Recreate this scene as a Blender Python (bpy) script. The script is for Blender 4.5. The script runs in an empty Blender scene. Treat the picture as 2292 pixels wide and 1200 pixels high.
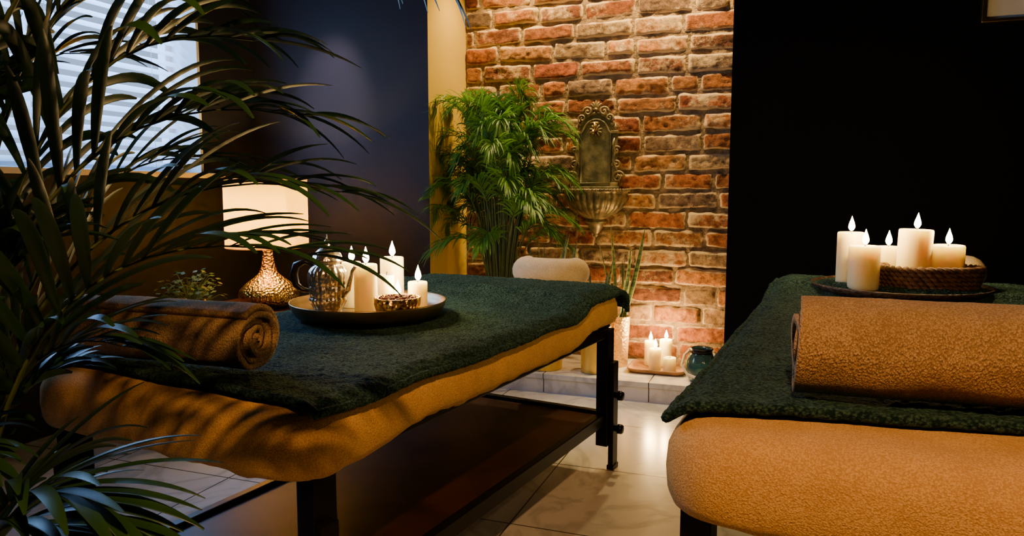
import bpy, math, random
from mathutils import Vector, Matrix, noise
random.seed(7)
R = random.Random(11)
pi = math.pi
scene = bpy.context.scene
col = scene.collection

# ------------------------------------------------------------------ materials
def new_mat(name):
    m = bpy.data.materials.new(name); m.use_nodes = True
    nt = m.node_tree
    return m, nt, nt.nodes['Principled BSDF'], nt.nodes['Material Output']

def mat(name, c, rough=0.5, metal=0.0, var=0.0, vscale=8.0, bump=0.0, bscale=60.0, bdist=0.005, c2=None,
        sss=0.0, coat=0.0, trans=0.0, emis=None, estr=0.0, spec=0.5, voro=False, ior=1.45):
    m, nt, b, o = new_mat(name)
    N, L = nt.nodes, nt.links
    b.inputs['Base Color'].default_value = (*c, 1)
    b.inputs['Roughness'].default_value = rough
    b.inputs['Metallic'].default_value = metal
    b.inputs['Specular IOR Level'].default_value = spec
    b.inputs['Coat Weight'].default_value = coat
    b.inputs['IOR'].default_value = ior
    b.inputs['Transmission Weight'].default_value = trans
    if sss:
        b.inputs['Subsurface Weight'].default_value = sss
        b.inputs['Subsurface Radius'].default_value = (1.0, 0.80, 0.40)
        b.inputs['Subsurface Scale'].default_value = 0.05
    if emis:
        b.inputs['Emission Color'].default_value = (*emis, 1)
        b.inputs['Emission Strength'].default_value = estr
    tc = N.new('ShaderNodeTexCoord')
    if var > 0 or c2:
        n = N.new('ShaderNodeTexNoise'); n.inputs['Scale'].default_value = vscale; n.inputs['Detail'].default_value = 6
        L.new(tc.outputs['Object'], n.inputs['Vector'])
        rp = N.new('ShaderNodeValToRGB')
        if c2 is None:
            c2 = tuple(x*(1-var) for x in c)
        rp.color_ramp.elements[0].position = 0.35; rp.color_ramp.elements[1].position = 0.65
        rp.color_ramp.elements[0].color = (*c2, 1); rp.color_ramp.elements[1].color = (*c, 1)
        L.new(n.outputs['Fac'], rp.inputs['Fac']); L.new(rp.outputs['Color'], b.inputs['Base Color'])
    if bump > 0:
        if voro:
            n2 = N.new('ShaderNodeTexVoronoi'); n2.inputs['Scale'].default_value = bscale; out = n2.outputs['Distance']
        else:
            n2 = N.new('ShaderNodeTexNoise'); n2.inputs['Scale'].default_value = bscale; n2.inputs['Detail'].default_value = 4; out = n2.outputs['Fac']
        L.new(tc.outputs['Object'], n2.inputs['Vector'])
        bp = N.new('ShaderNodeBump'); bp.inputs['Strength'].default_value = bump; bp.inputs['Distance'].default_value = bdist
        L.new(out, bp.inputs['Height']); L.new(bp.outputs['Normal'], b.inputs['Normal'])
    return m

def terry(name, c, c2, scale=170.0, dist=0.006, stretch=(1, 1, 1), sheen=.12, big_w=.35):
    m, nt, b, o = new_mat(name)
    N, L = nt.nodes, nt.links
    b.inputs['Roughness'].default_value = 0.95
    b.inputs['Specular IOR Level'].default_value = 0.1
    b.inputs['Sheen Weight'].default_value = sheen
    b.inputs['Sheen Roughness'].default_value = 0.5
    b.inputs['Sheen Tint'].default_value = (*[min(1, k*3) for k in c], 1)
    tc = N.new('ShaderNodeTexCoord')
    mp = N.new('ShaderNodeMapping'); mp.inputs['Scale'].default_value = stretch
    L.new(tc.outputs['Object'], mp.inputs['Vector'])
    n = N.new('ShaderNodeTexNoise'); n.inputs['Scale'].default_value = scale; n.inputs['Detail'].default_value = 3
    n.inputs['Roughness'].default_value = 0.7
    v = N.new('ShaderNodeTexVoronoi'); v.inputs['Scale'].default_value = scale*1.3
    big = N.new('ShaderNodeTexNoise'); big.inputs['Scale'].default_value = 16; big.inputs['Detail'].default_value = 4
    for q in (n, v, big): L.new(mp.outputs['Vector'], q.inputs['Vector'])
    ad = N.new('ShaderNodeMath'); ad.operation = 'SUBTRACT'
    L.new(n.outputs['Fac'], ad.inputs[0])
    mu = N.new('ShaderNodeMath'); mu.operation = 'MULTIPLY'; mu.inputs[1].default_value = 0.5
    L.new(v.outputs['Distance'], mu.inputs[0]); L.new(mu.outputs[0], ad.inputs[1])
    a2 = N.new('ShaderNodeMath'); a2.operation = 'MULTIPLY_ADD'; a2.inputs[1].default_value = big_w
    L.new(big.outputs['Fac'], a2.inputs[0]); L.new(ad.outputs[0], a2.inputs[2])
    rp = N.new('ShaderNodeValToRGB')
    mid = .5*big_w+.28
    rp.color_ramp.elements[0].position = mid-.15; rp.color_ramp.elements[1].position = mid+.17
    rp.color_ramp.elements[0].color = (*c2, 1); rp.color_ramp.elements[1].color = (*c, 1)
    L.new(a2.outputs[0], rp.inputs['Fac']); L.new(rp.outputs['Color'], b.inputs['Base Color'])
    bp = N.new('ShaderNodeBump'); bp.inputs['Strength'].default_value = 1.0; bp.inputs['Distance'].default_value = dist
    L.new(a2.outputs[0], bp.inputs['Height']); L.new(bp.outputs['Normal'], b.inputs['Normal'])
    return m

def leafmat(name, c, c2, rough=0.4, transl=0.25, scale=6):
    m, nt, b, o = new_mat(name)
    N, L = nt.nodes, nt.links
    b.inputs['Roughness'].default_value = rough
    tc = N.new('ShaderNodeTexCoord'); n = N.new('ShaderNodeTexNoise'); n.inputs['Scale'].default_value = scale
    L.new(tc.outputs['Object'], n.inputs['Vector'])
    rp = N.new('ShaderNodeValToRGB'); rp.color_ramp.elements[0].position = .3; rp.color_ramp.elements[1].position = .7
    rp.color_ramp.elements[0].color = (*c2, 1); rp.color_ramp.elements[1].color = (*c, 1)
    L.new(n.outputs['Fac'], rp.inputs['Fac']); L.new(rp.outputs['Color'], b.inputs['Base Color'])
    t = N.new('ShaderNodeBsdfTranslucent'); L.new(rp.outputs['Color'], t.inputs['Color'])
    mx = N.new('ShaderNodeMixShader'); mx.inputs[0].default_value = transl
    L.new(b.outputs[0], mx.inputs[1]); L.new(t.outputs[0], mx.inputs[2]); L.new(mx.outputs[0], o.inputs['Surface'])
    return m

def emit(name, c, s):
    m, nt, b, o = new_mat(name)
    e = nt.nodes.new('ShaderNodeEmission'); e.inputs['Color'].default_value = (*c, 1); e.inputs['Strength'].default_value = s
    nt.links.new(e.outputs[0], o.inputs['Surface'])
    return m

M = {}
M['navy'] = mat('paint_navy', (0.013, 0.0125, 0.022), 0.6, var=.15, vscale=3, bump=.15, bscale=90, bdist=.002, spec=.28)
M['black'] = mat('paint_black', (0.0018, 0.0018, 0.0028), 0.8, var=.1, bump=.1, bscale=90, bdist=.002, spec=.1)
M['ochre'] = mat('paint_cream_ochre', (0.80, 0.55, 0.05), 0.7, var=.12, vscale=2, bump=.2, bscale=60, bdist=.003)
M['ceil'] = mat('ceiling_dark', (0.03, 0.03, 0.035), 0.8, var=.1)
M['white'] = mat('white_frame', (0.7, 0.7, 0.72), 0.4, var=.05)
M['sill'] = mat('sill_white', (0.75, 0.68, 0.6), 0.35, var=.05)
M['steel'] = mat('black_steel', (0.010, 0.009, 0.009), 0.35, metal=.6, var=.2, bump=.1, bscale=120, bdist=.001)
M['shelf'] = mat('dark_wood_shelf', (0.060, 0.018, 0.008), 0.42, c2=(0.028, 0.009, 0.005), vscale=5, bump=.1, bscale=30, bdist=.002, spec=.3)
M['green'] = terry('green_terry', (0.050, 0.112, 0.098), (0.004, 0.017, 0.018), 130, .010)
M['sand'] = terry('sand_terry', (0.68, 0.46, 0.26), (0.36, 0.225, 0.115), 260, .006, (1, 1, .6))
M['sheet'] = terry('sheet_terry', (0.80, 0.50, 0.19), (0.55, 0.31, 0.10), 260, .0022)
M['cream'] = terry('cream_cushion', (0.8, 0.66, 0.45), (0.6, 0.46, 0.28), 240, .002)
M['wax'] = mat('candle_wax', (0.93, 0.84, 0.46), 0.45, sss=.8, var=.04)
M['wick'] = mat('wick', (0.02, 0.015, 0.01), 0.9, var=.1)
M['flame'] = emit('flame', (1.0, 0.66, 0.25), 75)
M['brass'] = mat('aged_brass', (0.55, 0.38, 0.16), 0.3, metal=1, var=.35, vscale=14, bump=.2, bscale=60, bdist=.002)
M['darkbrass'] = mat('dark_bronze', (0.38, 0.27, 0.14), 0.34, metal=.9, var=.35, vscale=10, bump=.2, bscale=50, bdist=.002)
M['gold'] = mat('gold_metal', (0.85, 0.56, 0.11), 0.36, metal=.6, var=.12, vscale=6, bump=.1, bscale=30, bdist=.002)
M['goldham'] = mat('hammered_gold', (0.85, 0.52, 0.08), 0.3, metal=1.0, var=.35, vscale=40, bump=1, bscale=75, bdist=.007, voro=True)
M['silver'] = mat('silver_metal', (0.88, 0.80, 0.66), 0.22, metal=.9, var=.3, vscale=30, bump=.5, bscale=90, bdist=.003, voro=True)
M['handle'] = mat('handle_black', (0.02, 0.018, 0.016), 0.35, var=.1)
M['berry'] = mat('berries', (0.16, 0.025, 0.015), 0.6, var=.4, vscale=50)
M['wood'] = mat('mango_wood', (0.42, 0.22, 0.09), 0.5, c2=(0.25, 0.12, 0.045), vscale=12, bump=.2, bscale=40, bdist=.002)
M['darkwood'] = mat('carved_wood', (0.10, 0.06, 0.04), 0.5, c2=(0.03, 0.018, 0.012), vscale=60, bump=.8, bscale=70, bdist=.004, voro=True)
M['wicker'] = mat('wicker', (0.20, 0.105, 0.05), 0.7, c2=(0.07, 0.035, 0.018), vscale=40, bump=.6, bscale=200, bdist=.002)
M['teal'] = mat('teal_glass', (0.10, 0.24, 0.28), 0.08, trans=.8, var=.1, coat=.5, bump=.3, bscale=30, bdist=.003)
M['rope'] = mat('rope', (0.85, 0.72, 0.52), 0.9, var=.2, vscale=80, bump=.6, bscale=200, bdist=.002)
M['patina'] = mat('fountain_patina', (0.21, 0.19, 0.12), 0.45, metal=.35, c2=(0.065, 0.072, 0.05), vscale=16, bump=.5, bscale=70, bdist=.004)
M['patinagold'] = mat('fountain_gold', (0.34, 0.26, 0.13), 0.42, metal=.5, c2=(0.085, 0.08, 0.05), vscale=25, bump=.4, bscale=80, bdist=.003)
M['potwhite'] = mat('pot_pearl_gold', (0.75, 0.50, 0.20), 0.35, metal=.5, bump=.9, bscale=70, bdist=.006, voro=True, var=.1)
M['soil'] = mat('soil', (0.03, 0.02, 0.012), 0.95, var=.4, vscale=60, bump=.8, bscale=80, bdist=.01)
M['palmF'] = leafmat('palm_leaf_dark', (0.026, 0.090, 0.018), (0.008, 0.036, 0.012), .42, .2)
M['palmA'] = leafmat('palm_leaf', (0.15, 0.34, 0.030), (0.040, 0.16, 0.025), .4, .35)
M['stem'] = mat('palm_stem', (0.10, 0.14, 0.04), 0.5, var=.3, vscale=20)
M['herb'] = leafmat('herb_leaf', (0.3, 0.36, 0.05), (0.14, 0.24, 0.03), .45, .35)
M['ceramic'] = mat('pot_dark', (0.04, 0.04, 0.045), 0.4, var=.2)
M['print'] = mat('print_paper', (0.85, 0.83, 0.78), 0.7, c2=(0.75, 0.72, 0.66), vscale=4)

m, nt, b, o = new_mat('snake_leaf'); N, L = nt.nodes, nt.links
tc = N.new('ShaderNodeTexCoord'); mp = N.new('ShaderNodeMapping'); mp.inputs['Scale'].default_value = (4, 4, 45)
n = N.new('ShaderNodeTexNoise'); n.inputs['Scale'].default_value = 1.0; n.inputs['Detail'].default_value = 4
L.new(tc.outputs['Object'], mp.inputs['Vector']); L.new(mp.outputs[0], n.inputs['Vector'])
rp = N.new('ShaderNodeValToRGB'); rp.color_ramp.elements[0].position = .42; rp.color_ramp.elements[1].position = .58
rp.color_ramp.elements[0].color = (.03, .07, .03, 1); rp.color_ramp.elements[1].color = (.13, .2, .08, 1)
L.new(n.outputs['Fac'], rp.inputs['Fac']); L.new(rp.outputs['Color'], b.inputs['Base Color']); b.inputs['Roughness'].default_value = .4
M['snake'] = m
M['snakeedge'] = mat('snake_leaf_edge', (0.5, 0.5, 0.15), 0.5, var=.1)

m, nt, b, o = new_mat('lamp_shade_fabric'); N, L = nt.nodes, nt.links
b.inputs['Base Color'].default_value = (.88, .62, .14, 1); b.inputs['Roughness'].default_value = .9
t = N.new('ShaderNodeBsdfTranslucent'); t.inputs['Color'].default_value = (1, .82, .13, 1)
tc = N.new('ShaderNodeTexCoord'); wv = N.new('ShaderNodeTexNoise'); wv.inputs['Scale'].default_value = 150
L.new(tc.outputs['Object'], wv.inputs['Vector']); bp = N.new('ShaderNodeBump'); bp.inputs['Distance'].default_value = .001
L.new(wv.outputs['Fac'], bp.inputs['Height']); L.new(bp.outputs[0], b.inputs['Normal'])
mx = N.new('ShaderNodeMixShader'); mx.inputs[0].default_value = .65
L.new(b.outputs[0], mx.inputs[1]); L.new(t.outputs[0], mx.inputs[2]); L.new(mx.outputs[0], o.inputs['Surface'])
M['shade'] = m
m, nt, b, o = new_mat('blind_slat'); N, L = nt.nodes, nt.links
b.inputs['Base Color'].default_value = (.85, .88, .92, 1); b.inputs['Roughness'].default_value = .5
t = N.new('ShaderNodeBsdfTranslucent'); t.inputs['Color'].default_value = (.85, .92, 1, 1)
mx = N.new('ShaderNodeMixShader'); mx.inputs[0].default_value = .5
L.new(b.outputs[0], mx.inputs[1]); L.new(t.outputs[0], mx.inputs[2]); L.new(mx.outputs[0], o.inputs['Surface'])
M['slat'] = m

def tile_mat(name, tx, ty, axes=('X', 'Y'), ox=0.0, oy=0.0, g=1.0):
    m, nt, b, o = new_mat(name); N, L = nt.nodes, nt.links
    tc = N.new('ShaderNodeTexCoord'); sp = N.new('ShaderNodeSeparateXYZ'); L.new(tc.outputs['Object'], sp.inputs[0])
    def line(ax, size, off):
        a = N.new('ShaderNodeMath'); a.operation = 'ADD'; a.inputs[1].default_value = off + 100*size
        L.new(sp.outputs[ax], a.inputs[0])
        d = N.new('ShaderNodeMath'); d.operation = 'DIVIDE'; d.inputs[1].default_value = size; L.new(a.outputs[0], d.inputs[0])
        f = N.new('ShaderNodeMath'); f.operation = 'FRACT'; L.new(d.outputs[0], f.inputs[0])
        q = N.new('ShaderNodeMath'); q.operation = 'LESS_THAN'; q.inputs[1].default_value = 0.006/size; L.new(f.outputs[0], q.inputs[0])
        return q
    g1 = line(axes[0], tx, ox); g2 = line(axes[1], ty, oy)
    mxm = N.new('ShaderNodeMath'); mxm.operation = 'MAXIMUM'; L.new(g1.outputs[0], mxm.inputs[0]); L.new(g2.outputs[0], mxm.inputs[1])
    n = N.new('ShaderNodeTexNoise'); n.inputs['Scale'].default_value = 2.2; n.inputs['Detail'].default_value = 8; n.inputs['Distortion'].default_value = 1.6
    L.new(tc.outputs['Object'], n.inputs['Vector'])
    rp = N.new('ShaderNodeValToRGB'); e = rp.color_ramp.elements
    e[0].position = .44; e[0].color = (.72*g, .71*g, .70*g, 1); e[1].position = .56; e[1].color = (.74*g, .73*g, .72*g, 1)
    k = e.new(.5); k.color = (.55*g, .54*g, .53*g, 1)
    L.new(n.outputs['Fac'], rp.inputs['Fac'])
    mx = N.new('ShaderNodeMixRGB'); L.new(mxm.outputs[0], mx.inputs[0]); L.new(rp.outputs[0], mx.inputs[1]); mx.inputs[2].default_value = (.08, .07, .06, 1)
    L.new(mx.outputs[0], b.inputs['Base Color']); b.inputs['Roughness'].default_value = .2
    bp = N.new('ShaderNodeBump'); bp.invert = True; bp.inputs['Distance'].default_value = .003; L.new(mxm.outputs[0], bp.inputs['Height']); L.new(bp.outputs[0], b.inputs['Normal'])
    return m
M['tile'] = tile_mat('marble_floor_tile', .6, .6, ox=.25, oy=.1, g=.9)
M['steptile'] = tile_mat('marble_step_tile', .6, 10, axes=('X', 'Y'), ox=.05, oy=5)

# brick
m, nt, b, o = new_mat('old_brick'); N, L = nt.nodes, nt.links
at = N.new('ShaderNodeAttribute'); at.attribute_name = 'bcol'
ae = N.new('ShaderNodeAttribute'); ae.attribute_name = 'bedge'
tc = N.new('ShaderNodeTexCoord')
n1 = N.new('ShaderNodeTexNoise'); n1.inputs['Scale'].default_value = 26; n1.inputs['Detail'].default_value = 8; n1.inputs['Roughness'].default_value = .72
n2 = N.new('ShaderNodeTexNoise'); n2.inputs['Scale'].default_value = 9; n2.inputs['Detail'].default_value = 10; n2.inputs['Roughness'].default_value = .78
for q in (n1, n2): L.new(tc.outputs['Object'], q.inputs['Vector'])
hv = N.new('ShaderNodeMixRGB'); hv.blend_type = 'MULTIPLY'; hv.inputs[0].default_value = .9
r1 = N.new('ShaderNodeValToRGB'); r1.color_ramp.elements[0].position = .38; r1.color_ramp.elements[0].color = (.24, .18, .16, 1); r1.color_ramp.elements[1].position = .62
L.new(n1.outputs['Fac'], r1.inputs[0]); L.new(at.outputs['Color'], hv.inputs[1]); L.new(r1.outputs[0], hv.inputs[2])
sm = N.new('ShaderNodeMath'); sm.operation = 'MULTIPLY_ADD'; sm.inputs[1].default_value = .55; L.new(ae.outputs['Fac'], sm.inputs[0]); L.new(n2.outputs['Fac'], sm.inputs[2])
r2 = N.new('ShaderNodeValToRGB'); r2.color_ramp.elements[0].position = .55; r2.color_ramp.elements[1].position = .72
L.new(sm.outputs[0], r2.inputs[0])
mx = N.new('ShaderNodeMixRGB'); L.new(r2.outputs[0], mx.inputs[0]); L.new(hv.outputs[0], mx.inputs[1]); mx.inputs[2].default_value = (.68, .49, .27, 1)
L.new(mx.outputs[0], b.inputs['Base Color']); b.inputs['Roughness'].default_value = .85
bp = N.new('ShaderNodeBump'); bp.inputs['Strength'].default_value = 1.0; bp.inputs['Distance'].default_value = .018
L.new(n1.outputs['Fac'], bp.inputs['Height']); L.new(bp.outputs[0], b.inputs['Normal'])
M['brick'] = m
M['mortar'] = mat('mortar', (0.34, 0.23, 0.13), 0.95, c2=(0.12, 0.08, 0.045), vscale=14, bump=.9, bscale=50, bdist=.015)

# ------------------------------------------------------------------ mesh builder
class MB:
    def __init__(s): s.v = []; s.f = []; s.mi = []; s.sm = []; s.clamp = None
    def add(s, vs, fs, mi=0, smooth=True):
        o = len(s.v)
        for p in vs:
            p = Vector(p)
            if s.clamp: p = s.clamp(p)
            s.v.append(p)
        for f in fs:
            s.f.append(tuple(o+i for i in f)); s.mi.append(mi); s.sm.append(smooth)
    def box(s, c, d, mi=0, bev=0.0, rot=None):
        x, y, z = [k/2 for k in d]
        if bev <= 0:
            vs = [Vector((i*x, j*y, k*z)) for i in (-1, 1) for j in (-1, 1) for k in (-1, 1)]
            fs = [(0, 1, 3, 2), (4, 6, 7, 5), (0, 4, 5, 1), (2, 3, 7, 6), (0, 2, 6, 4), (1, 5, 7, 3)]
        else:
            import bmesh
            bm = bmesh.new(); bmesh.ops.create_cube(bm, size=1)
            for v in bm.verts: v.co = Vector((v.co.x*2*x, v.co.y*2*y, v.co.z*2*z))
            bmesh.ops.bevel(bm, geom=list(bm.edges), offset=bev, segments=2, affect='EDGES', profile=.5)
            bm.verts.index_update()
            vs = [v.co.copy() for v in bm.verts]; fs = [[v.index for v in f.verts] for f in bm.faces]; bm.free()
        if rot is not None: vs = [rot @ v for v in vs]
        s.add([v+Vector(c) for v in vs], fs, mi, False)
    def lathe(s, prof, c=(0, 0, 0), n=48, mi=0, mod=None, a0=0, a1=2*pi, sx=1, sy=1, rot=None):
        full = abs(a1-a0-2*pi) < 1e-6
        m = n if full else n+1
        vs = []
        for (r, z) in prof:
            for i in range(m):
                a = a0+(a1-a0)*i/n
                rr = r*(mod(a, z) if mod else 1)
                v = Vector((rr*math.cos(a)*sx, rr*math.sin(a)*sy, z))
                if rot is not None: v = rot @ v
                vs.append(v+Vector(c))
        fs = []
        for j in range(len(prof)-1):
            for i in range(n):
                k = (i+1) % m if full else i+1
                fs.append((j*m+i, j*m+k, (j+1)*m+k, (j+1)*m+i))
        s.add(vs, fs, mi)
    def tube(s, pts, r, n=8, mi=0, closed=False):
        pts = [Vector(p) for p in pts]; m = len(pts)
        rs = r if isinstance(r, (list, tuple)) else [r]*m
        vs = []; prev = None
        for i, p in enumerate(pts):
            a = pts[(i-1) % m] if (closed or i > 0) else p
            b_ = pts[(i+1) % m] if (closed or i < m-1) else p
            t = (b_-a)
            t = t.normalized() if t.length > 1e-9 else Vector((0, 0, 1))
            if prev is None:
                u = t.orthogonal().normalized()
            else:
                u = prev - t*prev.dot(t)
                u = u.normalized() if u.length > 1e-6 else t.orthogonal().normalized()
            prev = u; w = t.cross(u)
            for k in range(n):
                an = 2*pi*k/n
                vs.append(p+(u*math.cos(an)+w*math.sin(an))*rs[i])
        fs = []
        for i in range(m if closed else m-1):
            j = (i+1) % m
            for k in range(n):
                fs.append((i*n+k, i*n+(k+1) % n, j*n+(k+1) % n, j*n+k))
        if not closed:
            fs.append(tuple(range(n))[::-1]); fs.append(tuple((m-1)*n+k for k in range(n)))
        s.add(vs, fs, mi)
    def ball(s, c, r, mi=0, n=12, sc=(1, 1, 1), rot=None):
        prof = [(max(1e-4, math.sin(pi*i/n))*r, -math.cos(pi*i/n)*r) for i in range(n+1)]
        vs = []; m = n*2
        for (rr, z) in prof:
            for i in range(m):
                v = Vector((rr*math.cos(2*pi*i/m)*sc[0], rr*math.sin(2*pi*i/m)*sc[1], z*sc[2]))
                if rot is not None: v = rot @ v
                vs.append(v+Vector(c))
        fs = [(j*m+i, j*m+(i+1) % m, (j+1)*m+(i+1) % m, (j+1)*m+i) for j in range(n) for i in range(m)]
        s.add(vs, fs, mi)
    def grid(s, fn, nu, nv, mi=0):
        vs = [fn(i/nu, j/nv) for j in range(nv+1) for i in range(nu+1)]
        fs = [(j*(nu+1)+i, j*(nu+1)+i+1, (j+1)*(nu+1)+i+1, (j+1)*(nu+1)+i) for j in range(nv) for i in range(nu)]
        s.add(vs, fs, mi)
    def prism(s, pts, y0, y1, mi=0, origin=(0, 0, 0)):
        o = Vector(origin); n = len(pts)
        vs = [Vector((p[0], y0, p[1]))+o for p in pts]+[Vector((p[0], y1, p[1]))+o for p in pts]
        fs = [tuple(range(n)), tuple(range(2*n-1, n-1, -1))]+[(i, n+i, n+(i+1) % n, (i+1) % n) for i in range(n)]
        s.add(vs, fs, mi, False)
    def done(s, name, mats, loc=(0, 0, 0), rotz=0, parent=None):
        me = bpy.data.meshes.new(name); me.from_pydata([tuple(v) for v in s.v], [], s.f)
        me.polygons.foreach_set('material_index', s.mi); me.polygons.foreach_set('use_smooth', s.sm)
        me.update()
        for k in mats: me.materials.append(M[k])
        ob = bpy.data.objects.new(name, me); col.objects.link(ob)
        ob.location = loc; ob.rotation_euler = (0, 0, rotz)
        if parent: ob.parent = parent
        return ob

def empty(name, loc, rotz=0):
    e = bpy.data.objects.new(name, None); e.empty_display_size = .1; col.objects.link(e)
    e.location = loc; e.rotation_euler = (0, 0, rotz); return e

def light(name, kind, loc, power, color, size=.05, target=None, spot=None, blend=.6, parent=None, size_y=None):
    l = bpy.data.lights.new(name, kind); l.energy = power; l.color = color
    if kind == 'AREA':
        l.size = size
        if size_y: l.shape = 'RECTANGLE'; l.size_y = size_y
    else: l.shadow_soft_size = size
    if kind == 'SPOT': l.spot_size = math.radians(spot); l.spot_blend = blend
    ob = bpy.data.objects.new(name, l); col.objects.link(ob); ob.location = loc
    if target is not None:
        d = Vector(target)-Vector(loc); ob.rotation_euler = d.to_track_quat('-Z', 'Y').to_euler()
    if parent: ob.parent = parent
    return ob

# ------------------------------------------------------------------ room
XL, XR, YF, YB, ZC = -3.2, 2.0, 3.95, -1.6, 2.7
AX0, AX1, AY = -1.955, -0.26, 4.5
b = MB(); b.box(((XL+XR)/2, 1.45, -.05), (XR-XL+.6, 6.7, .1)); b.done('floor', ['tile'])
b = MB(); b.box(((XL+XR)/2, 1.45, ZC+.05), (XR-XL+.6, 6.7, .1)); b.done('ceiling', ['ceil'])
b = MB()
x0, x1, y0, y1 = XL-.3, AX0, YF, 4.75
vs = [(x0, y0, 0), (x1, y0, 0), (x1, y1, 0), (x0, y1, 0), (x0, y0, ZC), (x1, y0, ZC), (x1, y1, ZC), (x0, y1, ZC)]
b.add(vs, [(0, 1, 5, 4), (2, 3, 7, 6), (3, 0, 4, 7), (0, 3, 2, 1), (4, 5, 6, 7)], 0, False)
b.add(vs, [(1, 2, 6, 5)], 1, False)
b.done('wall_far_left', ['navy', 'ochre'])
b = MB(); b.box(((AX1+XR+.3)/2, (YF+4.75)/2, ZC/2), (XR+.3-AX1, 4.75-YF, ZC)); b.done('wall_far_right', ['black'])
b = MB(); b.box((XR+.15, (YF+YB)/2, ZC/2), (.3, YF-YB, ZC)); b.done('wall_right', ['black'])
b = MB(); b.box(((XL+XR)/2, YB-.15, ZC/2), (XR-XL+.6, .3, ZC)); b.done('wall_back', ['navy'])
WY0, WY1, WZ0, WZ1 = 1.75, 3.5, 1.24, 2.46
b = MB()
b.box((XL-.15, (YB+WY0)/2, ZC/2), (.3, WY0-YB, ZC)); b.box((XL-.15, (WY1+YF)/2, ZC/2), (.3, YF-WY1, ZC))
b.box((XL-.15, (WY0+WY1)/2, WZ0/2), (.3, WY1-WY0, WZ0)); b.box((XL-.15, (WY0+WY1)/2, (WZ1+ZC)/2), (.3, WY1-WY0, ZC-WZ1))
b.done('wall_left', ['navy'])
b = MB(); fx = XL-.22
for yy in (WY0+.03, (WY0+WY1)/2, WY1-.03): b.box((fx, yy, (WZ0+WZ1)/2), (.06, .06, WZ1-WZ0), 0, .006)
for zz in (WZ0+.035, WZ1-.035): b.box((fx, (WY0+WY1)/2, zz), (.058, WY1-WY0, .07), 0, .006)
b.box((XL-.10, WY1-.012, (WZ0+WZ1)/2), (.20, .02, WZ1-WZ0-.02), 0)
b.done('window_1', ['white'])
b = MB(); b.box((XL-.07, (WY0+WY1)/2, WZ0-.005), (.27, WY1-WY0-.004, .03)); b.box((XL+.035, (WY0+WY1)/2, WZ0-.005), (.07, WY1-WY0+.2, .03), 0, .004)
b.done('window_sill', ['sill'])
b = MB(); z = WZ0+.05; ang = math.radians(38)
while z < WZ1-.06:
    def sf(u, v, z=z):
        w = (u-.5)*.062; cur = .006*(1-(2*u-1)**2)
        return Vector((XL-.13+w*math.cos(ang)-cur*math.sin(ang), WY0+.03+v*(WY1-WY0-.07), z-w*math.sin(ang)+cur*math.cos(ang)))
    b.grid(sf, 5, 1); z += .058
for yy in (WY0+.25, (WY0+WY1)/2, WY1-.25): b.tube([(XL-.105, yy, WZ0+.03), (XL-.105, yy, WZ1)], .0018, 5)
b.box((XL-.13, (WY0+WY1)/2-.005, WZ1-.025), (.06, WY1-WY0-.06, .045)); b.box((XL-.13, (WY0+WY1)/2-.005, WZ0+.03), (.055, WY1-WY0-.07, .02))
b.done('window_blind', ['slat'])

b = MB(); b.box(((AX0+AX1)/2, (YF+AY)/2, .04), (AX1-AX0, AY-YF-.01, .08)); b.box(((AX0+AX1)/2, (YF-.008+AY)/2, .095), (AX1-AX0, AY-YF, .03), 0, .003)
b.done('marble_step', ['steptile'])

# brick wall
b = MB(); b.box(((AX0+AX1)/2, AY+.12, ZC/2), (AX1-AX0, .24, ZC), 0)
bc = [0]*len(b.v); be = [0]*len(b.v); cols = [(0, 0, 0)]*len(b.v)
pitch, bw = .1145, .325
row = 0; z = .115
pal = [(.44, .150, .030), (.50, .195, .045), (.37, .105, .024), (.42, .155, .038), (.49, .22, .065), (.24, .075, .028), (.40, .125, .028), (.38, .23, .11), (.32, .075, .020), (.22, .13, .08), (.45, .14, .030)]
while z < ZC:
    x = AX0-(row % 2)*bw*.5-R.uniform(.02, .1)
    while x < AX1:
        w = bw*R.uniform(.88, 1.12)
        if R.random() < .12: w *= .55
        a0, a1 = max(x, AX0+.002), min(x+w-.014, AX1-.002)
        if a1-a0 > .03:
            zz0, zz1 = z+.008+R.uniform(-.005, .005), min(z+pitch-.009+R.uniform(-.005, .005), ZC-.002)
            tilt = R.uniform(-.010, .010); dep = R.uniform(.003, .022)
            c = list(R.choice(pal)); g = R.uniform(.7, 1.25); c = [k*g for k in c]; sd = R.uniform(0, 100); paleb = R.uniform(-.16, .14)
            nu, nv = max(8, int((a1-a0)/.012)), 10
            vs = []; ed = []
            for j in range(nv+1):
                for i in range(nu+1):
                    u, v = i/nu, j/nv
                    du = min(u, 1-u)*(a1-a0); dv = min(v, 1-v)*(zz1-zz0)
                    X = a0+u*(a1-a0); Z = zz0+v*(zz1-zz0)+tilt*(u-.5)
                    nn = noise.noise(Vector((X*14+sd, Z*14, sd))); n3 = noise.noise(Vector((X*45, Z*45, sd)))
                    pz = .32*noise.noise(Vector((X*2.6, Z*2.6, 3.3)))
                    cr = .024
                    if du < cr and dv < cr: d = max(0, cr-math.hypot(cr-du, cr-dv))
                    else: d = min(du, dv)
                    if d < .003:
                        X += n3*.012; Z += nn*.014
                        X = min(max(X, AX0+.001), AX1-.001)
                        Y = AY+.004
                    else:
                        Y = AY-dep*(1-math.exp(-d/.007))-.004-.010*nn-.008*n3
                    vs.append((X, Y, min(Z, ZC-.001))); ed.append(max(0, 1-d/.015)*(.75+.6*nn)+paleb+pz)
            fs = [(jj*(nu+1)+i, jj*(nu+1)+i+1, (jj+1)*(nu+1)+i+1, (jj+1)*(nu+1)+i) for jj in range(nv) for i in range(nu)]
            b.add(vs, fs, 1, True); be += ed; cols += [tuple(c)]*len(vs)
        x += w
    z += pitch; row += 1
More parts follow.
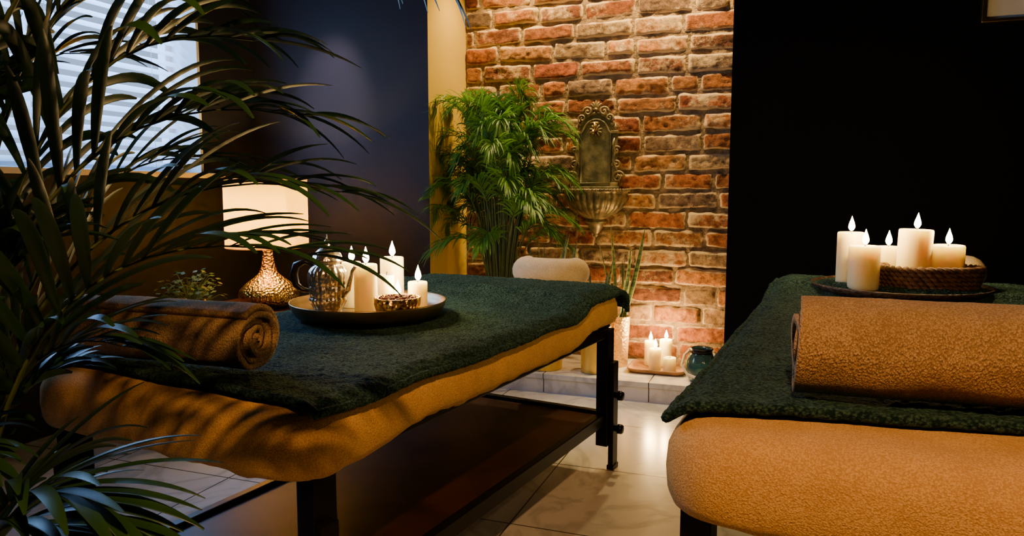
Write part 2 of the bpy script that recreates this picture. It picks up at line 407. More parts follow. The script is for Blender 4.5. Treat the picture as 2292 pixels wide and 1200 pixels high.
ob = b.done('wall_brick', ['mortar', 'brick'])
a = ob.data.color_attributes.new('bcol', 'FLOAT_COLOR', 'POINT')
for i, c in enumerate(cols): a.data[i].color = (*c, 1)
a = ob.data.attributes.new('bedge', 'FLOAT', 'POINT')
for i, c in enumerate(be): a.data[i].value = c

b = MB(); px0, px1, pz0, pz1 = .81, 1.61, 1.895, 2.55
for c, d in (((px0+.01, pz0/2+pz1/2), (.02, pz1-pz0)), ((px1-.01, pz0/2+pz1/2), (.02, pz1-pz0))): b.box((c[0], YF-.015, c[1]), (d[0], .03, d[1]), 0, .003)
for zz in (pz0+.008, pz1-.008): b.box(((px0+px1)/2, YF-.015, zz), (px1-px0, .032, .016), 0, .003)
b.box(((px0+px1)/2, YF-.008, (pz0+pz1)/2), (px1-px0-.02, .012, pz1-pz0-.02), 1)
b.done('picture_frame', ['brass', 'print'])

# ------------------------------------------------------------------ massage tables
def wrap(q, a, r):
    s = 1 if q >= 0 else -1; q = abs(q)
    if q <= a-r: return s*q, 0
    an = (q-(a-r))/r
    if an <= pi/2: return s*(a-r+r*math.sin(an)), -r*(1-math.cos(an))
    return s*a, -r-(q-(a-r)-r*pi/2)

def sst(a, b_, x):
    t = min(1, max(0, (x-a)/(b_-a))); return t*t*(3-2*t)

def massage_table(origin, rot, zt, hw, Ln, towel, bump, cradle_u, seed):
    e = empty('massage_table', (origin[0], origin[1], 0), rot)
    hl = Ln/2
    zb = lambda v: bump*sst(Ln-.55, Ln-.3, v)
    b = MB()
    prof = [(.05, -.124), (.02, -.126), (.006, -.12), (-.002, -.105), (-.005, -.08), (-.002, -.052), (.008, -.03), (.022, -.014), (.042, -.004), (.07, 0), (.12, .001), (.22, .002), (.33, .002), (hw-.01, .002)]
    rc = .13; npc, ns, nl = 14, 26, 80
    def ring(inset):
        r = max(rc-inset, .006); A, B = hw-inset, hl-inset; pts = []
        for (sx, sy, a0) in ((1, 1, 0), (-1, 1, pi/2), (-1, -1, pi), (1, -1, 3*pi/2)):
            cx, cy = sx*(A-r), sy*(B-r)
            for k in range(npc+1): an = a0+pi/2*k/npc; pts.append((cx+r*math.cos(an), cy+r*math.sin(an)))
            nxt = {(1, 1): (-1, 1), (-1, 1): (-1, -1), (-1, -1): (1, -1), (1, -1): (1, 1)}[(sx, sy)]
            ex, ey = nxt[0]*(A-r), nxt[1]*(B-r); an = a0+pi/2
            p1 = pts[-1]; p2 = (ex+r*math.cos(an), ey+r*math.sin(an))
            m_ = ns if sy == nxt[1] else nl
            for k in range(1, m_): pts.append((p1[0]+(p2[0]-p1[0])*k/m_, p1[1]+(p2[1]-p1[1])*k/m_))
        return pts
    rings = [ring(p[0]) for p in prof]; n = len(rings[0]); vs = []
    for (ins, dz), rg in zip(prof, rings):
        side = sst(0, .08, -dz)
        near = 1
        for (x, y) in rg:
            nn = noise.noise(Vector((x*7+seed, y*7, dz*5))); n2 = noise.noise(Vector((x*22+seed, y*22, dz*3+4)))
            L_ = math.hypot(x, y) or 1
            off = side*(.009*nn+.006*n2)
            low = sst(.08, .12, -dz)*(.012*nn+.010*n2)
            # deeper skirt at the near end
            low -= sst(.04, .12, -dz)*.026*sst(-hl+.45, -hl+.1, y)
            v = y+hl
            vs.append((x*(1+off/L_), v+off*(y/L_), zt+dz+zb(v)+low+.003*nn*(1-side)))
    fs = [(j*n+i, j*n+(i+1) % n, (j+1)*n+(i+1) % n, (j+1)*n+i) for j in range(len(prof)-1) for i in range(n)]
    fs.append(tuple((len(prof)-1)*n+i for i in range(n)))
    b.add(vs, fs)
    b.done('fitted_sheet', ['sheet'], parent=e)
    b = MB()
    ul, ur, hem, vend = towel
    def tf(uu, vv):
        u = ul+(ur-ul)*uu
        h = hem(u)
        v = h+(vend-h)*vv
        v += .008*noise.noise(Vector((u*6, 3, seed)))
        u2 = u+.010*noise.noise(Vector((v*5, 1, seed)))
        X, dz1 = wrap(u2, hw+.004, .065); Y, dz2 = wrap(v-hl, hl+.004, .065)
        Yv = Y+hl
        nn = noise.noise(Vector((u*5+seed, v*5, 0))); n2 = noise.noise(Vector((u*17, v*12, seed)))
        hang = sst(0, .06, -(dz1+dz2))
        sgn = 1 if X > 0 else -1
        X += sgn*.012*(1 if dz1 < -.02 else -dz1/.02)+hang*.006*n2
        Yv += (.012 if Y > 0 else -.012)*(1 if dz2 < -.02 else -dz2/.02)
        fold = .009*math.exp(-((v-(vend-.42)+.1*u)/.014)**2)
        return Vector((X, Yv, zt+.016+dz1+dz2+zb(Yv)+.004*nn+.003*n2+fold+.0035*noise.noise(Vector((u*60, v*60, seed)))))
    b.grid(tf, 150, 300)
    bd = [tf(i/110, 0) for i in range(111)]+[tf(1, j/220) for j in range(1, 221)]
    b.tube(bd, .006, 8)
    bd = [tf(0, j/220) for j in range(0, 221)]
    b.tube(bd, .006, 8)
    t = b.done('towel', ['green'], parent=e)
    sm = t.modifiers.new('thick', 'SOLIDIFY'); sm.thickness = .008; sm.offset = 0
    b = MB(); ux, v0, v1 = hw-.055, .1, Ln-.09
    b.box((0, hl, zt-.10), (2*hw-.1, Ln-.1, .03), 0, .004)
    for u in (-ux, ux): b.box((u, hl, zt-.13), (.035, Ln-.2, .036), 0, .004)
    for v in (v0, v1): b.box((0, v, zt-.135), (2*ux, .035, .045), 0, .004)
    for u in (-ux, ux):
        for v in (v0, v1):
            d = 1 if v == v0 else -1
            b.box((u, v, (zt-.115+.10)/2), (.05, .07, zt-.115-.10), 0, .003)
            b.box((u+(.034 if u > 0 else -.034), v-d*.01, .225), (.022, .055, .45), 0, .003)
            b.box((u+(.034 if u > 0 else -.034), v-d*.01, .01), (.03, .062, .02), 0, .003)
            for zz in (.17, .31):
                rr = Matrix.Rotation(pi/2, 3, 'Y')
                b.lathe([(.0005, 0), (.012, 0), (.012, .012), (.02, .014), (.02, .03), (.016, .035), (.0005, .036)], (u+(.042 if u > 0 else -.078), v-d*.01, zz), 16, 0, rot=rr)
    sl = -.22
    for u in (sl, ux): b.box((u, hl, .215), (.03, Ln-.2, .05), 0, .003)
    for v in (v0+.03, v1): b.box((0, v, .215), (2*ux, .03, .05), 0, .003)
    b.box(((sl+ux)/2, hl, .215), (ux-sl-.03, Ln-.22, .02), 1)
    b.done('frame', ['steel', 'shelf'], parent=e)
    b = MB()
    ring_p = []
    cz = zt+bump+.034; cv = Ln+.15
    for i in range(49):
        an = math.radians(-240+300*i/48)
        ring_p.append((cradle_u+.120*math.cos(an), cv+.060*math.sin(an), cz))
    rr = [.03+.036*min(1, math.sin(pi*i/48)*2.5) for i in range(49)]
    b.tube(ring_p, rr, 18, 0)
    b.tube([(cradle_u-.09, Ln-.3, zt-.11), (cradle_u-.09, Ln+.02, zt-.10), (cradle_u-.09, cv, cz-.04)], .009, 8, 1)
    b.tube([(cradle_u+.09, Ln-.3, zt-.11), (cradle_u+.09, Ln+.02, zt-.10), (cradle_u+.09, cv, cz-.04)], .009, 8, 1)
    b.done('face_cradle', ['cream', 'steel'], parent=e)
    return e

massage_table((-1.347, 1.245), math.radians(-8.5), .70, .485, 1.86, (-.475, .483, lambda u: .060-.01*(u+.45), 1.93), .045, .065, 1.3)
massage_table((.272, 1.096), math.radians(-5), .77, .45, 2.0, (-.442, .46, lambda u: .085+.23*(u+.45), 2.06), .03, .09, 8.1)

# ------------------------------------------------------------------ rolled towels
def rolled_towel(c, rotz, length, rad, turns, flat, seed, flip=1):
    b = MB(); r0 = .012; NT = int(44*turns)
    def f(u, v):
        th = u*turns*2*pi
        r = r0+(rad-r0)*u
        r *= 1+.03*math.sin(th*1.0+seed)
        x = (v-.5)*length*(1+.03*math.sin(th*.7+seed))
        r += .005*noise.noise(Vector((x*9, math.cos(th)*2, math.sin(th)*2+seed)))
        r += .0007*noise.noise(Vector((x*110, math.cos(th)*9, math.sin(th)*9+seed)))
        return Vector((x, flip*r*math.cos(th+2.2)*flat[0], r*math.sin(th+2.2)*flat[1]))
    b.grid(f, NT, 90)
    ob = b.done('rolled_towel', ['sand'], c, rotz)
    s = ob.modifiers.new('t', 'SOLIDIFY'); s.thickness = (rad-r0)/turns*.88; s.offset = 0
    return ob
rolled_towel((-1.395, 1.380, .718+.083), math.radians(0), .54, .077, 4, (1.06, .96), 2.0)
rolled_towel((.335, 1.375, .788+.088), math.radians(2.5), .60, .080, 4, (1.15, 1.0), 5.0, -1)

# ------------------------------------------------------------------ candles
def candle(x, y, z0, z1, r, tilt=(0, 0), power=1.0, flame=True):
    h = z1-z0; b = MB(); sd = R.uniform(0, 50)
    prof = [(.0005, 0), (r*.97, 0), (r, .004)]+[(r, h*k/6) for k in range(1, 6)]+[(r, h-.006), (r*.96, h-.001), (r*.88, h), (r*.78, h-.006), (r*.4, h-.012), (.0005, h-.013)]
    b.lathe(prof, n=32, mi=0, mod=lambda a, z: 1+.012*noise.noise(Vector((math.cos(a)*2, math.sin(a)*2, z*12+sd))))
    b.tube([(0, 0, h-.015), (.001, 0, h), (.003, 0, h+.010)], .0014, 6, 1)
    if flame:
        fp = [(.0003, 0), (.0060, .004), (.0105, .012), (.0105, .020), (.0078, .030), (.0035, .042), (.0003, .053)]
        b.lathe(fp, (.002, 0, h+.003), 16, 2)
    ob = b.done('pillar_candle', ['wax', 'wick', 'flame'], (x, y, z0))
    ob.rotation_euler = (tilt[0], tilt[1], 0)
    if flame:
        light('candle_light', 'POINT', (.002, 0, h+.059), power*3.2, (1, .62, .22), .012, parent=ob)
    return ob

zl = .7365; dx, dy = -.025, -.04
candle(-1.241+dx, 2.125+dy, zl, .908, .038, power=1.1)
candle(-1.250+dx, 2.315+dy, zl, .915, .041, power=1.1)
candle(-1.222+dx, 2.225+dy, zl, .864, .028, flame=False)
candle(-1.130+dx, 2.275+dy, zl, .838, .033, power=1.0)
candle(-1.170+dx, 2.205+dy, zl, .795, .026, power=.6)
candle(-1.389+dx, 2.275+dy, zl, .897, .034, power=.8)
zr = .8115
candle(.232, 2.865, zr, 1.0, .044, power=1.1)
candle(.268, 2.755, zr, .96, .05, power=1.1)
candle(.357, 2.905, zr, .95, .04, power=.8)
candle(.425, 2.822, zr+.012, 1.015, .053, tilt=(.0, .03), power=1.2)
candle(.53, 2.84, zr+.012, .963, .052, tilt=(.02, 0), power=1.1)
zs = .124
candle(-.700, 4.305, zs, .27, .034, power=2.4)
candle(-.655, 4.20, zs, .25, .034, power=1.0)
candle(-.610, 4.305, zs, .285, .036, power=2.4)
candle(-.570, 4.19, zs, .205, .036, flame=False)

# ------------------------------------------------------------------ left tray group
b = MB()
b.lathe([(.0005, 0), (.20, 0), (.235, .006), (.250, .026), (.255, .044), (.259, .045), (.259, .041), (.254, .024), (.24, .001), (.20, -.006), (.0005, -.006)], n=72)
b.done('brass_tray', ['darkbrass'], (-1.27+dx, 2.19+dy, .7358))
b = MB()
rib = lambda a, z: 1+(.06*abs(math.cos(a*9)) if .03 < z < .165 else 0)
b.lathe([(.0005, 0), (.045, 0), (.052, .008), (.042, .016), (.050, .03), (.057, .05), (.0575, .06), (.053, .064), (.056, .07), (.058, .10), (.056, .103), (.060, .108), (.061, .135), (.057, .15), (.048, .162), (.040, .168), (.040, .174), (.050, .178), (.051, .184), (.049, .188), (.043, .203), (.028, .218), (.012, .226), (.008, .232), (.012, .238), (.008, .246), (.003, .252), (.0005, .268)], n=108, mi=0, mod=rib)
b.tube([(.05*math.cos(2.9), 0, .165), (-.075, -.01, .178), (-.105, -.014, .165), (-.115, -.015, .135), (-.107, -.014, .10), (-.085, -.012, .085), (-.055, -.004, .08)], [.006, .009, .013, .014, .012, .009, .005], 12, 1)
b.tube([(.05, 0, .07), (.072, .0, .09), (.08, 0, .12), (.088, 0, .15), (.10, 0, .165)], [.012, .009, .007, .006, .006], 12, 0)
b.done('silver_teapot', ['silver', 'handle'], (-1.355+dx, 2.080+dy, zl+.001), math.radians(185-180))
b = MB()
b.lathe([(.0005, .0), (.035, 0), (.05, .006), (.066, .025), (.073, .05), (.074, .070), (.070, .070), (.069, .05), (.058, .028), (.0005, .02)], n=48, mi=0, mod=lambda a, z: 1+.02*math.sin(a*11+z*200))
b.lathe([(.0005, .060), (.04, .059), (.0685, .055)], n=24, mi=1)
for i in range(90):
    rr, an = .060*math.sqrt(R.random()), R.uniform(0, 2*pi)
    b.ball((rr*math.cos(an), rr*math.sin(an), .061+.006*R.random()+.006*(1-rr/.06)), .0055, 1, 6)
b.done('berry_bowl', ['goldham', 'berry'], (-1.118+dx, 2.110+dy, zl+.001))

# ------------------------------------------------------------------ right tray + basket
b = MB()
b.lathe([(.0005, 0), (.25, 0), (.262, .004), (.275, .016), (.28, .016), (.28, .010), (.265, -.006), (.25, -.008), (.0005, -.008)], n=72)
b.done('carved_wood_tray', ['darkwood'], (.385, 2.82, .811), 0)
b = MB()
ex, ey = .14, .09
for k in range(5):
    for ph in (0, pi):
        pts = []
        for i in range(160):
            a = 2*pi*i/160; w = .008*math.sin(a*20+ph+k*pi/2); g = 1+.03*k
            pts.append(((ex*g+w)*math.cos(a), (ey*g+w)*math.sin(a), .009+.0145*k+.006*math.cos(a*20+ph+k*pi/2)))
        b.tube(pts, .0078, 6, 0, closed=True)
b.lathe([(.0005, .004), (1, .004)], n=40, sx=ex, sy=ey)
b.done('wicker_basket', ['wicker'], (.475, 2.82, .8165), math.radians(6))

# ------------------------------------------------------------------ alcove items
b = MB()
def rrect(A, B, r, n=8):
    pts = []
    for (sx, sy, a0) in ((1, 1, 0), (-1, 1, pi/2), (-1, -1, pi), (1, -1, 3*pi/2)):
        for k in range(n+1): an = a0+pi/2*k/n; pts.append((sx*(A-r)+r*math.cos(an), sy*(B-r)+r*math.sin(an)))
    return pts
layers = [(.14, .105, -.0), (.155, .12, .004), (.165, .13, .022), (.165, .13, .026), (.155, .12, .026), (.145, .11, .014), (.14, .105, .012)]
vs = []; n = None
for (A, B, z) in layers:
    p = rrect(A, B, .05); n = len(p); vs += [(x, y, z) for x, y in p]
fs = [(j*n+i, j*n+(i+1) % n, (j+1)*n+(i+1) % n, (j+1)*n+i) for j in range(len(layers)-1) for i in range(n)]
fs += [tuple(range(n))[::-1], tuple((len(layers)-1)*n+i for i in range(n))]
b.add(vs, fs, 0, True); b.done('wooden_tray', ['wood'], (-.645, 4.25, .111), 0)
b = MB()
pf = [(.0005, 0), (.055, 0), (.075, .012), (.088, .045), (.09, .075), (.082, .115), (.064, .145), (.056, .155), (.056, .178)]
b.lathe(pf+[(r-.003, z+.001) for r, z in pf[::-1]], n=64, mi=0, mod=lambda a, z: 1+.025*math.sin(a*10+math.sin(z*60)*1.5))
b.lathe([(.058, .155), (.06, .155), (.061, .18), (.058, .182), (.054, .18)], n=40, mi=1)
pts = [(-.062, 0, .165), (-.085, -.03, .14), (-.085, -.075, .09), (-.045, -.1, .05), (.0, -.105, .04), (.05, -.1, .055), (.085, -.07, .1), (.085, -.03, .145), (.062, 0, .165)]
P = []
for i in range(len(pts)-1):
    for k in range(6): P.append(Vector(pts[i]).lerp(Vector(pts[i+1]), k/6))
b.tube(P, .007, 8, 2)
for s in (-1, 1): b.ball((s*.064, 0, .165), .011, 2, 8)
b.lathe([(.0005, 0), (.03, 0), (.03, .05), (.0005, .05)], (0, 0, .008), 20, 3)
b.done('glass_lantern', ['teal', 'steel', 'rope', 'wax'], (-.385, 4.09, .111), math.radians(-12))

def blade(b, base, top, w, twist, bend, mi=0, n=14):
    base, top = Vector(base), Vector(top)
    vs = []
    for i in range(n+1):
        q = i/n; p = base.lerp(top, q)+Vector(bend)*math.sin(pi*q)*1.0
        ww = w*(.55+.9*q-1.0*q*q)*(1-q**5)+.0005
        an = twist[0]+twist[1]*q
        d = Vector((math.cos(an), math.sin(an), 0)); nn = Vector((-math.sin(an), math.cos(an), 0))
        for k, s in enumerate((-1, -.8, 0, .8, 1)): vs.append(p+d*ww*s+nn*ww*.35*abs(s))
    for mi_, ks in ((mi, (1, 2)), (mi+1, (0, 3))):
        b.add(vs, [(i*5+k, i*5+k+1, (i+1)*5+k+1, (i+1)*5+k) for i in range(n) for k in ks], mi_)

def pot(b, r, h, mi, mi_soil, taper=.9, n=48):
    b.lathe([(.0005, 0), (r*taper, 0), (r*taper+.002, .004), (r, h-.004), (r, h), (r-.008, h), (r-.010, h-.03), (.0005, h-.03)], n=n, mi=mi)
    b.lathe([(.0005, h-.024), (r-.01, h-.026)], n=24, mi=mi_soil)
b = MB(); b.clamp = lambda p: Vector((p.x, min(p.y, .34), p.z))
pot(b, .115, .26, 0, 1)
for i in range(9):
    a = i*2.4; r = .03+.04*(i % 3)/2; lean = .10
    b_ = (r*math.cos(a), r*math.sin(a), .23); hgt = R.uniform(.44, .62)
    blade(b, b_, (b_[0]+lean*math.cos(a)*1.2, b_[1]+lean*math.sin(a), .23+hgt), .022, (a+R.uniform(0, 1), R.uniform(-.6, .6)), (R.uniform(-.01, .01), 0, 0), 2)
b.done('potted_snake_plant', ['gold', 'soil', 'snake', 'snakeedge'], (-1.286, 4.09, .111))
b = MB(); pot(b, .088, .27, 0, 1, .92)
for i in range(4):
    a = i*1.7+.5
    b_ = (.03*math.cos(a), .03*math.sin(a), .24)
    blade(b, b_, (b_[0]+.07*math.cos(a), b_[1]+.06*math.sin(a), .24+R.uniform(.34, .42)), .02, (a, .4), (0, 0, 0), 2)
b.done('potted_snake_plant', ['gold', 'soil', 'snake', 'snakeedge'], (-.98, 4.10, .111))
b = MB(); pot(b, .064, .30, 0, 1, .8)
for i, (dx_, dy_, hh) in enumerate(((.12, .02, .56), (.06, -.03, .45), (-.05, .03, .58), (-.12, -.02, .52), (.02, 0, .40), (-.02, .05, .36))):
    a = i*1.3
    b_ = (.022*math.cos(a), .022*math.sin(a), .27)
    blade(b, b_, (b_[0]+dx_, b_[1]+dy_, .27+hh), .02, (a*.3, .6), (.01, 0, 0), 2)
b.done('potted_snake_plant', ['potwhite', 'soil', 'snake', 'snakeedge'], (-.885, 4.29, .111))

# ------------------------------------------------------------------ palms
def frond(b, p0, p1, p2, n, Ln, w, droop, start=.25, rr=.004, mi=0, ms=1, spread=1.0, rnd=R, up=Vector((0, 0, 1)), segs=7, lift=.3):
    p0, p1, p2 = Vector(p0), Vector(p1), Vector(p2)
    f = lambda t: p0*(1-t)**2+p1*2*t*(1-t)+p2*t*t
    df = lambda t: ((p1-p0)*(1-t)+(p2-p1)*t).normalized()
    b.tube([f(i/16) for i in range(17)], [rr*(1-.8*i/16) for i in range(17)], 6, ms)
    for i in range(n):
        q = i/(n-1); t = start+(1-start)*q
        T = df(t); P = f(t)
        S = T.cross(up); S = S.normalized() if S.length > .05 else Vector((1, 0, 0))
        U = S.cross(T).normalized()
        for sd in (-1, 1):
            an = math.radians((58-38*q)*spread+rnd.uniform(-7, 7))
            if i == n-1: an *= .3
            D = (T*math.cos(an)+S*sd*math.sin(an)+U*rnd.uniform(.05, lift)).normalized()
            ln = Ln*(.55+.45*math.sin(pi*min(1, q*1.1+.1)))*rnd.uniform(.85, 1.12)*(1-.25*q)
            dr = droop*rnd.uniform(.6, 1.4)
            pts = []
            for k in range(segs+1):
                s = k/segs; pts.append(P+D*ln*s*(1-.12*dr*s*s)-up*ln*dr*s*s*.6)
            vs = []
            for k in range(segs+1):
                s = k/segs
                tt = (pts[min(k+1, segs)]-pts[max(k-1, 0)]).normalized()
                W = tt.cross(U); W = W.normalized() if W.length > .05 else S
                NN = W.cross(tt)
                ww = w*max(.03, math.sin(pi*min(1, (s*.86+.1)))**.8)
                vs += [pts[k]-W*ww+NN*ww*.35, pts[k], pts[k]+W*ww+NN*ww*.35]
            b.add(vs, [(k*3+j, k*3+j+1, (k+1)*3+j+1, (k+1)*3+j) for k in range(segs) for j in (0, 1)], mi)

# alcove palm
PC = Vector((-1.59, 4.17, .111))
b = MB()
def clampA(p):
    g = p+PC
    if g.y > 3.93: g.x = max(g.x, AX0+.012+.01*math.sin(g.z*40))
    g.y = min(g.y, 4.455)
    if g.x > -1.30: g.y = min(g.y, 4.24)
    return g-PC
b.clamp = clampA
pot(b, .15, .28, 2, 3)
Rp = random.Random(5)
for i in range(66):
    a = i*2.399+.3
    if i < 12: out, zt = Rp.uniform(.06, .22), Rp.uniform(1.42, 1.62)
    elif i < 44: out, zt = Rp.uniform(.26, .50), Rp.uniform(1.05, 1.55)
    else: out, zt = Rp.uniform(.34, .58), Rp.uniform(.65, 1.10)
    ca, sa = math.cos(a), math.sin(a)
    if sa > 0: sa *= .3
    else: sa *= .75
    p0 = (.06*ca, .05*sa, .25); p1 = (.11*ca, .10*sa, zt*1.0+.24)
    p2 = (out*ca, out*sa, zt)
    frond(b, p0, p1, p2, 30, .25, .0050, .75, start=.5, rr=.006, rnd=Rp, segs=6, spread=.75, lift=.5)
b.done('potted_areca_palm', ['palmA', 'stem', 'gold', 'soil'], PC)

# foreground palm
FC = Vector((-1.24, .74, 0))
e1 = Vector((.94, .342, 0)); e2 = Vector((-.342, .94, 0))
b = MB(); Rf = random.Random(21)
pot(b, .19, .36, 2, 3)
def fp(l, d, z): return e1*l+e2*d+Vector((0, 0, z))
F = [
 ((.04, .02, 1.46), (.52, .04, 1.37), .38, .6),
 ((.08, -.02, 1.36), (.60, -.02, 1.25), .38, .6),
 ((.08, .06, 1.26), (.64, .06, 1.14), .38, .55),
 ((.10, -.06, 1.16), (.62, -.06, 1.05), .38, .5),
 ((.08, .02, .98), (.30, .02, .90), .30, .5),
 ((.12, -.08, .84), (.34, -.10, .66), .32, .5),
 ((.02, .08, 1.60), (.36, .14, 1.48), .36, .5),
 ((.05, -.04, 1.92), (.76, -.02, 1.48), .26, 1.2),
 ((-.02, .10, 1.40), (.16, .2, 1.38), .34, .5),
 ((.06, .14, 1.25), (.34, .26, 1.20), .34, .5),
 ((-.02, -.12, 1.15), (.20, -.16, 1.25), .34, .5),
 ((-.10, .05, 1.2), (-.25, .15, 1.3), .3, .5),
 ((-.10, -.05, 1.0), (-.42, -.10, 1.05), .3, .5),
 ((-.05, -.15, 1.1), (-.15, -.40, 1.1), .3, .5),
 ((-.02, .1, .80), (.10, .2, .82), .26, .5),
 ((.02, .0, 1.05), (.20, -.02, 1.06), .36, .5),
 ((.05, .0, .72), (.20, .0, .58), .28, .5),
 ((.00, .04, 1.25), (.10, .06, 1.30), .36, .6),
 ((.00, -.04, .80), (.12, -.08, .76), .28, .6),
 ((-.02, .02, 1.50), (.06, .06, 1.48), .34, .6),
]
for i, (c, t, Lf, dr) in enumerate(F):
    a = i*2.4
    p0 = fp(.05*math.cos(a), .05*math.sin(a), .33)
    frond(b, p0, fp(*c), fp(*t), 17, Lf, .0110, dr, start=.40, rr=.005, rnd=Rf, spread=.75, segs=12, lift=.5)
b.done('potted_kentia_palm', ['palmF', 'stem', 'ceramic', 'soil'], FC)

# ------------------------------------------------------------------ wall fountain
b = MB()
def arch(w, h0, h1, n=16, sh=0):
    pts = [(-w, h0), (w, h0), (w, h1)]
    for i in range(1, n): an = pi*i/n; pts.append((w*.86*math.cos(an), h1+w*.9*math.sin(an)))
    pts.append((-w, h1)); return pts
b.prism(arch(.125, 0, .34)[::-1], -.025, 0.0, 0)
inner = arch(.092, .03, .33)
b.tube([(x, -.028, z) for x, z in inner], .007, 8, 0, closed=True)
out = arch(.122, .005, .34)
b.tube([(x, -.024, z) for x, z in out[1:]], .010, 8, 1)
for s in (-1, 1):
    b.box((s*.118, -.02, .17), (.03, .035, .31), 0, .004)
    b.box((s*.118, -.022, .335), (.046, .045, .018), 1, .004)
    b.box((s*.118, -.022, .018), (.05, .045, .03), 1, .004)
    b.lathe([(.0005, 0), (.014, 0), (.008, .006), (.014, .016), (.013, .028), (.006, .036), (.0005, .046)], (s*.118, -.022, .343), 14, 1)
    def spiral(cx, cz, r0, turns, a0, dr):
        return [(s*(cx+(r0*(1-k/40)+.003)*math.cos(a0+dr*turns*2*pi*k/40)), -.035, cz+(r0*(1-k/40)+.003)*math.sin(a0+dr*turns*2*pi*k/40)) for k in range(41)]
    b.tube(spiral(.140, .065, .036, 1.6, 0, 1), .0075, 8, 1)
    b.tube(spiral(.132, .140, .026, 1.4, 3.4, -1), .0065, 8, 1)
    b.tube(spiral(.128, .225, .024, 1.3, .5, 1), .006, 8, 1)
    b.tube(spiral(.05, .46, .026, 1.4, 0, 1), .007, 8, 1)
    b.tube(spiral(.085, .42, .022, 1.4, -1, 1), .0065, 8, 1)
    b.tube([(s*.118, -.035, .30), (s*.108, -.04, .26), (s*.124, -.038, .22), (s*.11, -.04, .17), (s*.13, -.036, .12), (s*.15, -.03, .05), (s*.155, -.03, .01)], [.005, .008, .006, .009, .007, .009, .005], 8, 1)
    for k in range(4):
        an = math.radians(90+s*(18+k*20))
        b.ball((.11*math.cos(an)*.95, -.03, .36+.115*math.sin(an)), .014, 1, 8, (1, .6, 1.3))
for k in range(-2, 3):
    rt = Matrix.Rotation(math.radians(k*24), 3, 'Y')
    b.ball(Vector((0, -.03, .475))+rt @ Vector((0, 0, .026)), .024, 1, 8, (.33, .4, 1.15 if k == 0 else .95), rt)
b.ball((0, -.035, .47), .014, 1, 8)
for k in range(10):
    an = 2*pi*k/10
    rt = Matrix.Rotation(-an, 3, 'Y')
    b.ball(Vector((0, -.03, .345))+rt @ Vector((0, 0, .024)), .02, 1, 6, (.4, .4, .9), rt)
b.tube([(0, -.02, .345), (0, -.065, .345), (0, -.095, .338), (0, -.105, .318)], [.014, .012, .010, .009], 12, 2)
b.lathe([(.0005, 0), (.010, 0), (.010, .02), (.006, .024), (.006, .04), (.0005, .041)], (0, -.06, .352), 14, 2)
b.tube([(-.026, -.06, .388), (0, -.06, .392), (.026, -.06, .388)], [.007, .005, .007], 8, 2)
b.box((0, -.03, -.005), (.30, .06, .03), 0, .006)
fl = lambda a, z: 1+(.045*abs(math.cos(a*14)) if -.19 < z < -.035 else 0)
b.lathe([(.01, -.028), (.15, -.030), (.185, -.012), (.205, -.006), (.208, -.016), (.196, -.028), (.186, -.036), (.19, -.05), (.18, -.085), (.155, -.125), (.12, -.155), (.085, -.175), (.066, -.19), (.062, -.196), (.072, -.202), (.066, -.212), (.048, -.222), (.040, -.25), (.026, -.27), (.014, -.285), (.018, -.293), (.0005, -.305)], n=112, mi=1, mod=fl, a0=pi, a1=2*pi, sy=.95)
for i in range(29):
    an = pi+pi*i/28
    b.ball((.203*math.cos(an), .203*.95*math.sin(an), -.013), .009, 1, 6)
ob = b.done('wall_fountain', ['patina', 'patinagold', 'brass'], (-1.078, 4.478, 1.165))

# ------------------------------------------------------------------ lamp & console
b = MB()
b.box((-2.78, 3.12, .485), (.6, 1.2, .03), 0, .004)
for x in (-3.05, -2.52):
    for y in (2.56, 3.68): b.box((x, y, .235), (.04, .04, .47), 1, .003)
b.box((-2.78, 3.12, .44), (.5, 1.1, .06), 1, .003)
b.done('console_table', ['shelf', 'steel'])
LP = (-2.68, 3.39, .501)
e = empty('table_lamp', LP)
b = MB()
b.lathe([(.0005, 0), (.10, 0), (.125, .012), (.155, .04), (.165, .07), (.155, .10), (.12, .135), (.08, .165), (.052, .19), (.038, .225), (.030, .27), (.026, .31), (.032, .325), (.022, .335), (.0005, .336)], n=64, mi=0)
b.tube([(0, 0, .33), (0, 0, .50)], .006, 8, 0)
b.lathe([(.0005, .43), (.014, .43), (.014, .46), (.0005, .46)], n=12, mi=0)
b.done('base', ['goldham'], parent=e)
b = MB()
b.lathe([(.218, .335), (.222, .335), (.222, .71), (.218, .71), (.218, .335)], n=64)
for zz in (.338, .707): b.tube([(.221*math.cos(2*pi*i/48), .221*math.sin(2*pi*i/48), zz) for i in range(48)], .004, 6, 0, closed=True)
b.done('shade', ['shade'], parent=e)
b = MB()
b.tube([(-.217, 0, .69), (0, 0, .66), (.217, 0, .69)], .003, 6); b.tube([(0, -.217, .69), (0, 0, .66), (0, .217, .69)], .003, 6); b.tube([(0, 0, .5), (0, 0, .66)], .003, 6)
b.done('spider', ['gold'], parent=e)
light('bulb', 'POINT', (0, 0, .55), 38, (1, .66, .20), .035, parent=e)
b = MB(); pot(b, .075, .11, 0, 1)
Rh = random.Random(3)
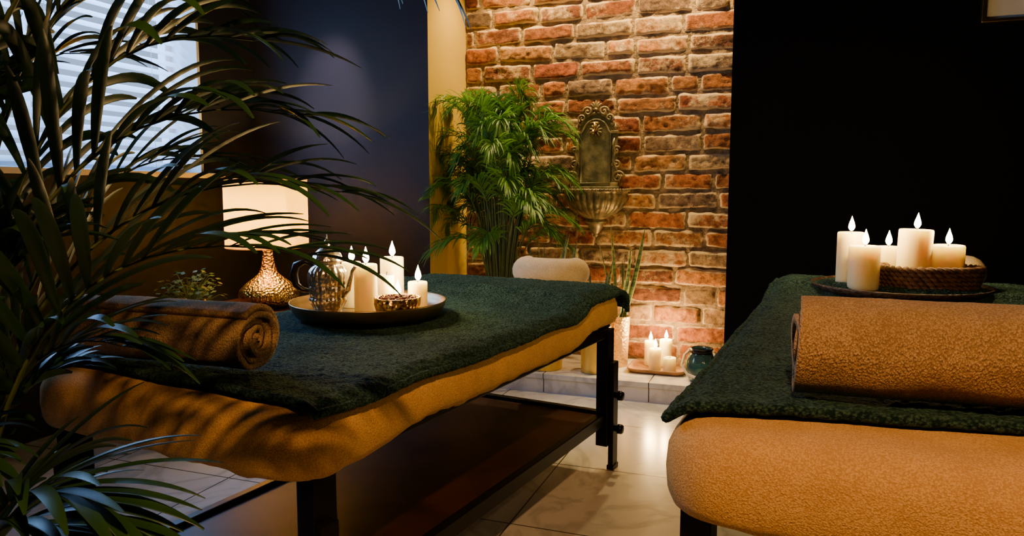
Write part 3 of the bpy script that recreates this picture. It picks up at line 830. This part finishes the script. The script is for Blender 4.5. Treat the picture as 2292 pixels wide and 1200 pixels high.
for i in range(150):
    a = Rh.uniform(0, 2*pi); el = Rh.uniform(.2, 1.4); r = Rh.uniform(.08, .18)
    p = Vector((r*math.cos(a)*math.cos(el), r*math.sin(a)*math.cos(el), .09+r*math.sin(el)))
    if i % 3 == 0: b.tube([(0, 0, .085), (p.x*.4, p.y*.4, p.z*.7), p], .0015, 4, 2)
    d = Vector((math.cos(a), math.sin(a), Rh.uniform(-.6, .4))).normalized()*.028; w = Vector((-math.sin(a), math.cos(a), Rh.uniform(-.4, .4)))*.013
    b.add([p, p+d*.5+w, p+d, p+d*.5-w], [(0, 1, 2, 3)], 2)
b.done('potted_herb', ['goldham', 'soil', 'herb'], (-2.72, 2.84, .501))

# ------------------------------------------------------------------ lights
def downlight(x, y, ):
    e_ = MB(); e_.lathe([(.0005, 0), (.03, 0), (.04, -.004), (.045, -.012), (.035, -.012), (.0005, -.004)], n=24)
    e_.done('ceiling_downlight', ['white'], (x, y, ZC-.001))
for i, x in enumerate((-1.62, -1.12, -.60)):
    downlight(x, 4.22)
    light('alcove_spot', 'SPOT', (x, 4.22, ZC-.03), (90, 85, 120)[i], (1, .66, .25), .03, (x+.02, 4.40, 0), 110, .9)
downlight(.15, -.35)
light('room_spot', 'SPOT', (.15, -.35, ZC-.03), 290, (1, .50, .17), .06, (-.25, 1.2, .6), 70, .9)
downlight(-2.55, 3.2)
light('wall_spot', 'SPOT', (-2.55, 3.2, ZC-.03), 210, (.95, .74, .74), .04, (-2.60, 3.97, 1.72), 30, 1.0)
light('window_daylight', 'AREA', (XL-.55, (WY0+WY1)/2, (WZ0+WZ1)/2+.1), 120, (.26, .52, 1.0), 1.9, (0, (WY0+WY1)/2-.7, .5), size_y=1.5)
w = bpy.data.worlds.new('World'); scene.world = w; w.use_nodes = True
w.node_tree.nodes['Background'].inputs[0].default_value = (.45, .65, 1, 1); w.node_tree.nodes['Background'].inputs[1].default_value = 1.0

# ------------------------------------------------------------------ camera
cd = bpy.data.cameras.new('camera'); cd.lens = 26.0; cd.sensor_width = 36; cd.clip_start = .02
cam = bpy.data.objects.new('camera', cd); col.objects.link(cam)
cam.location = (0, 0, 1.14); cam.rotation_euler = (math.radians(84.14), 0, math.radians(20))
scene.camera = cam
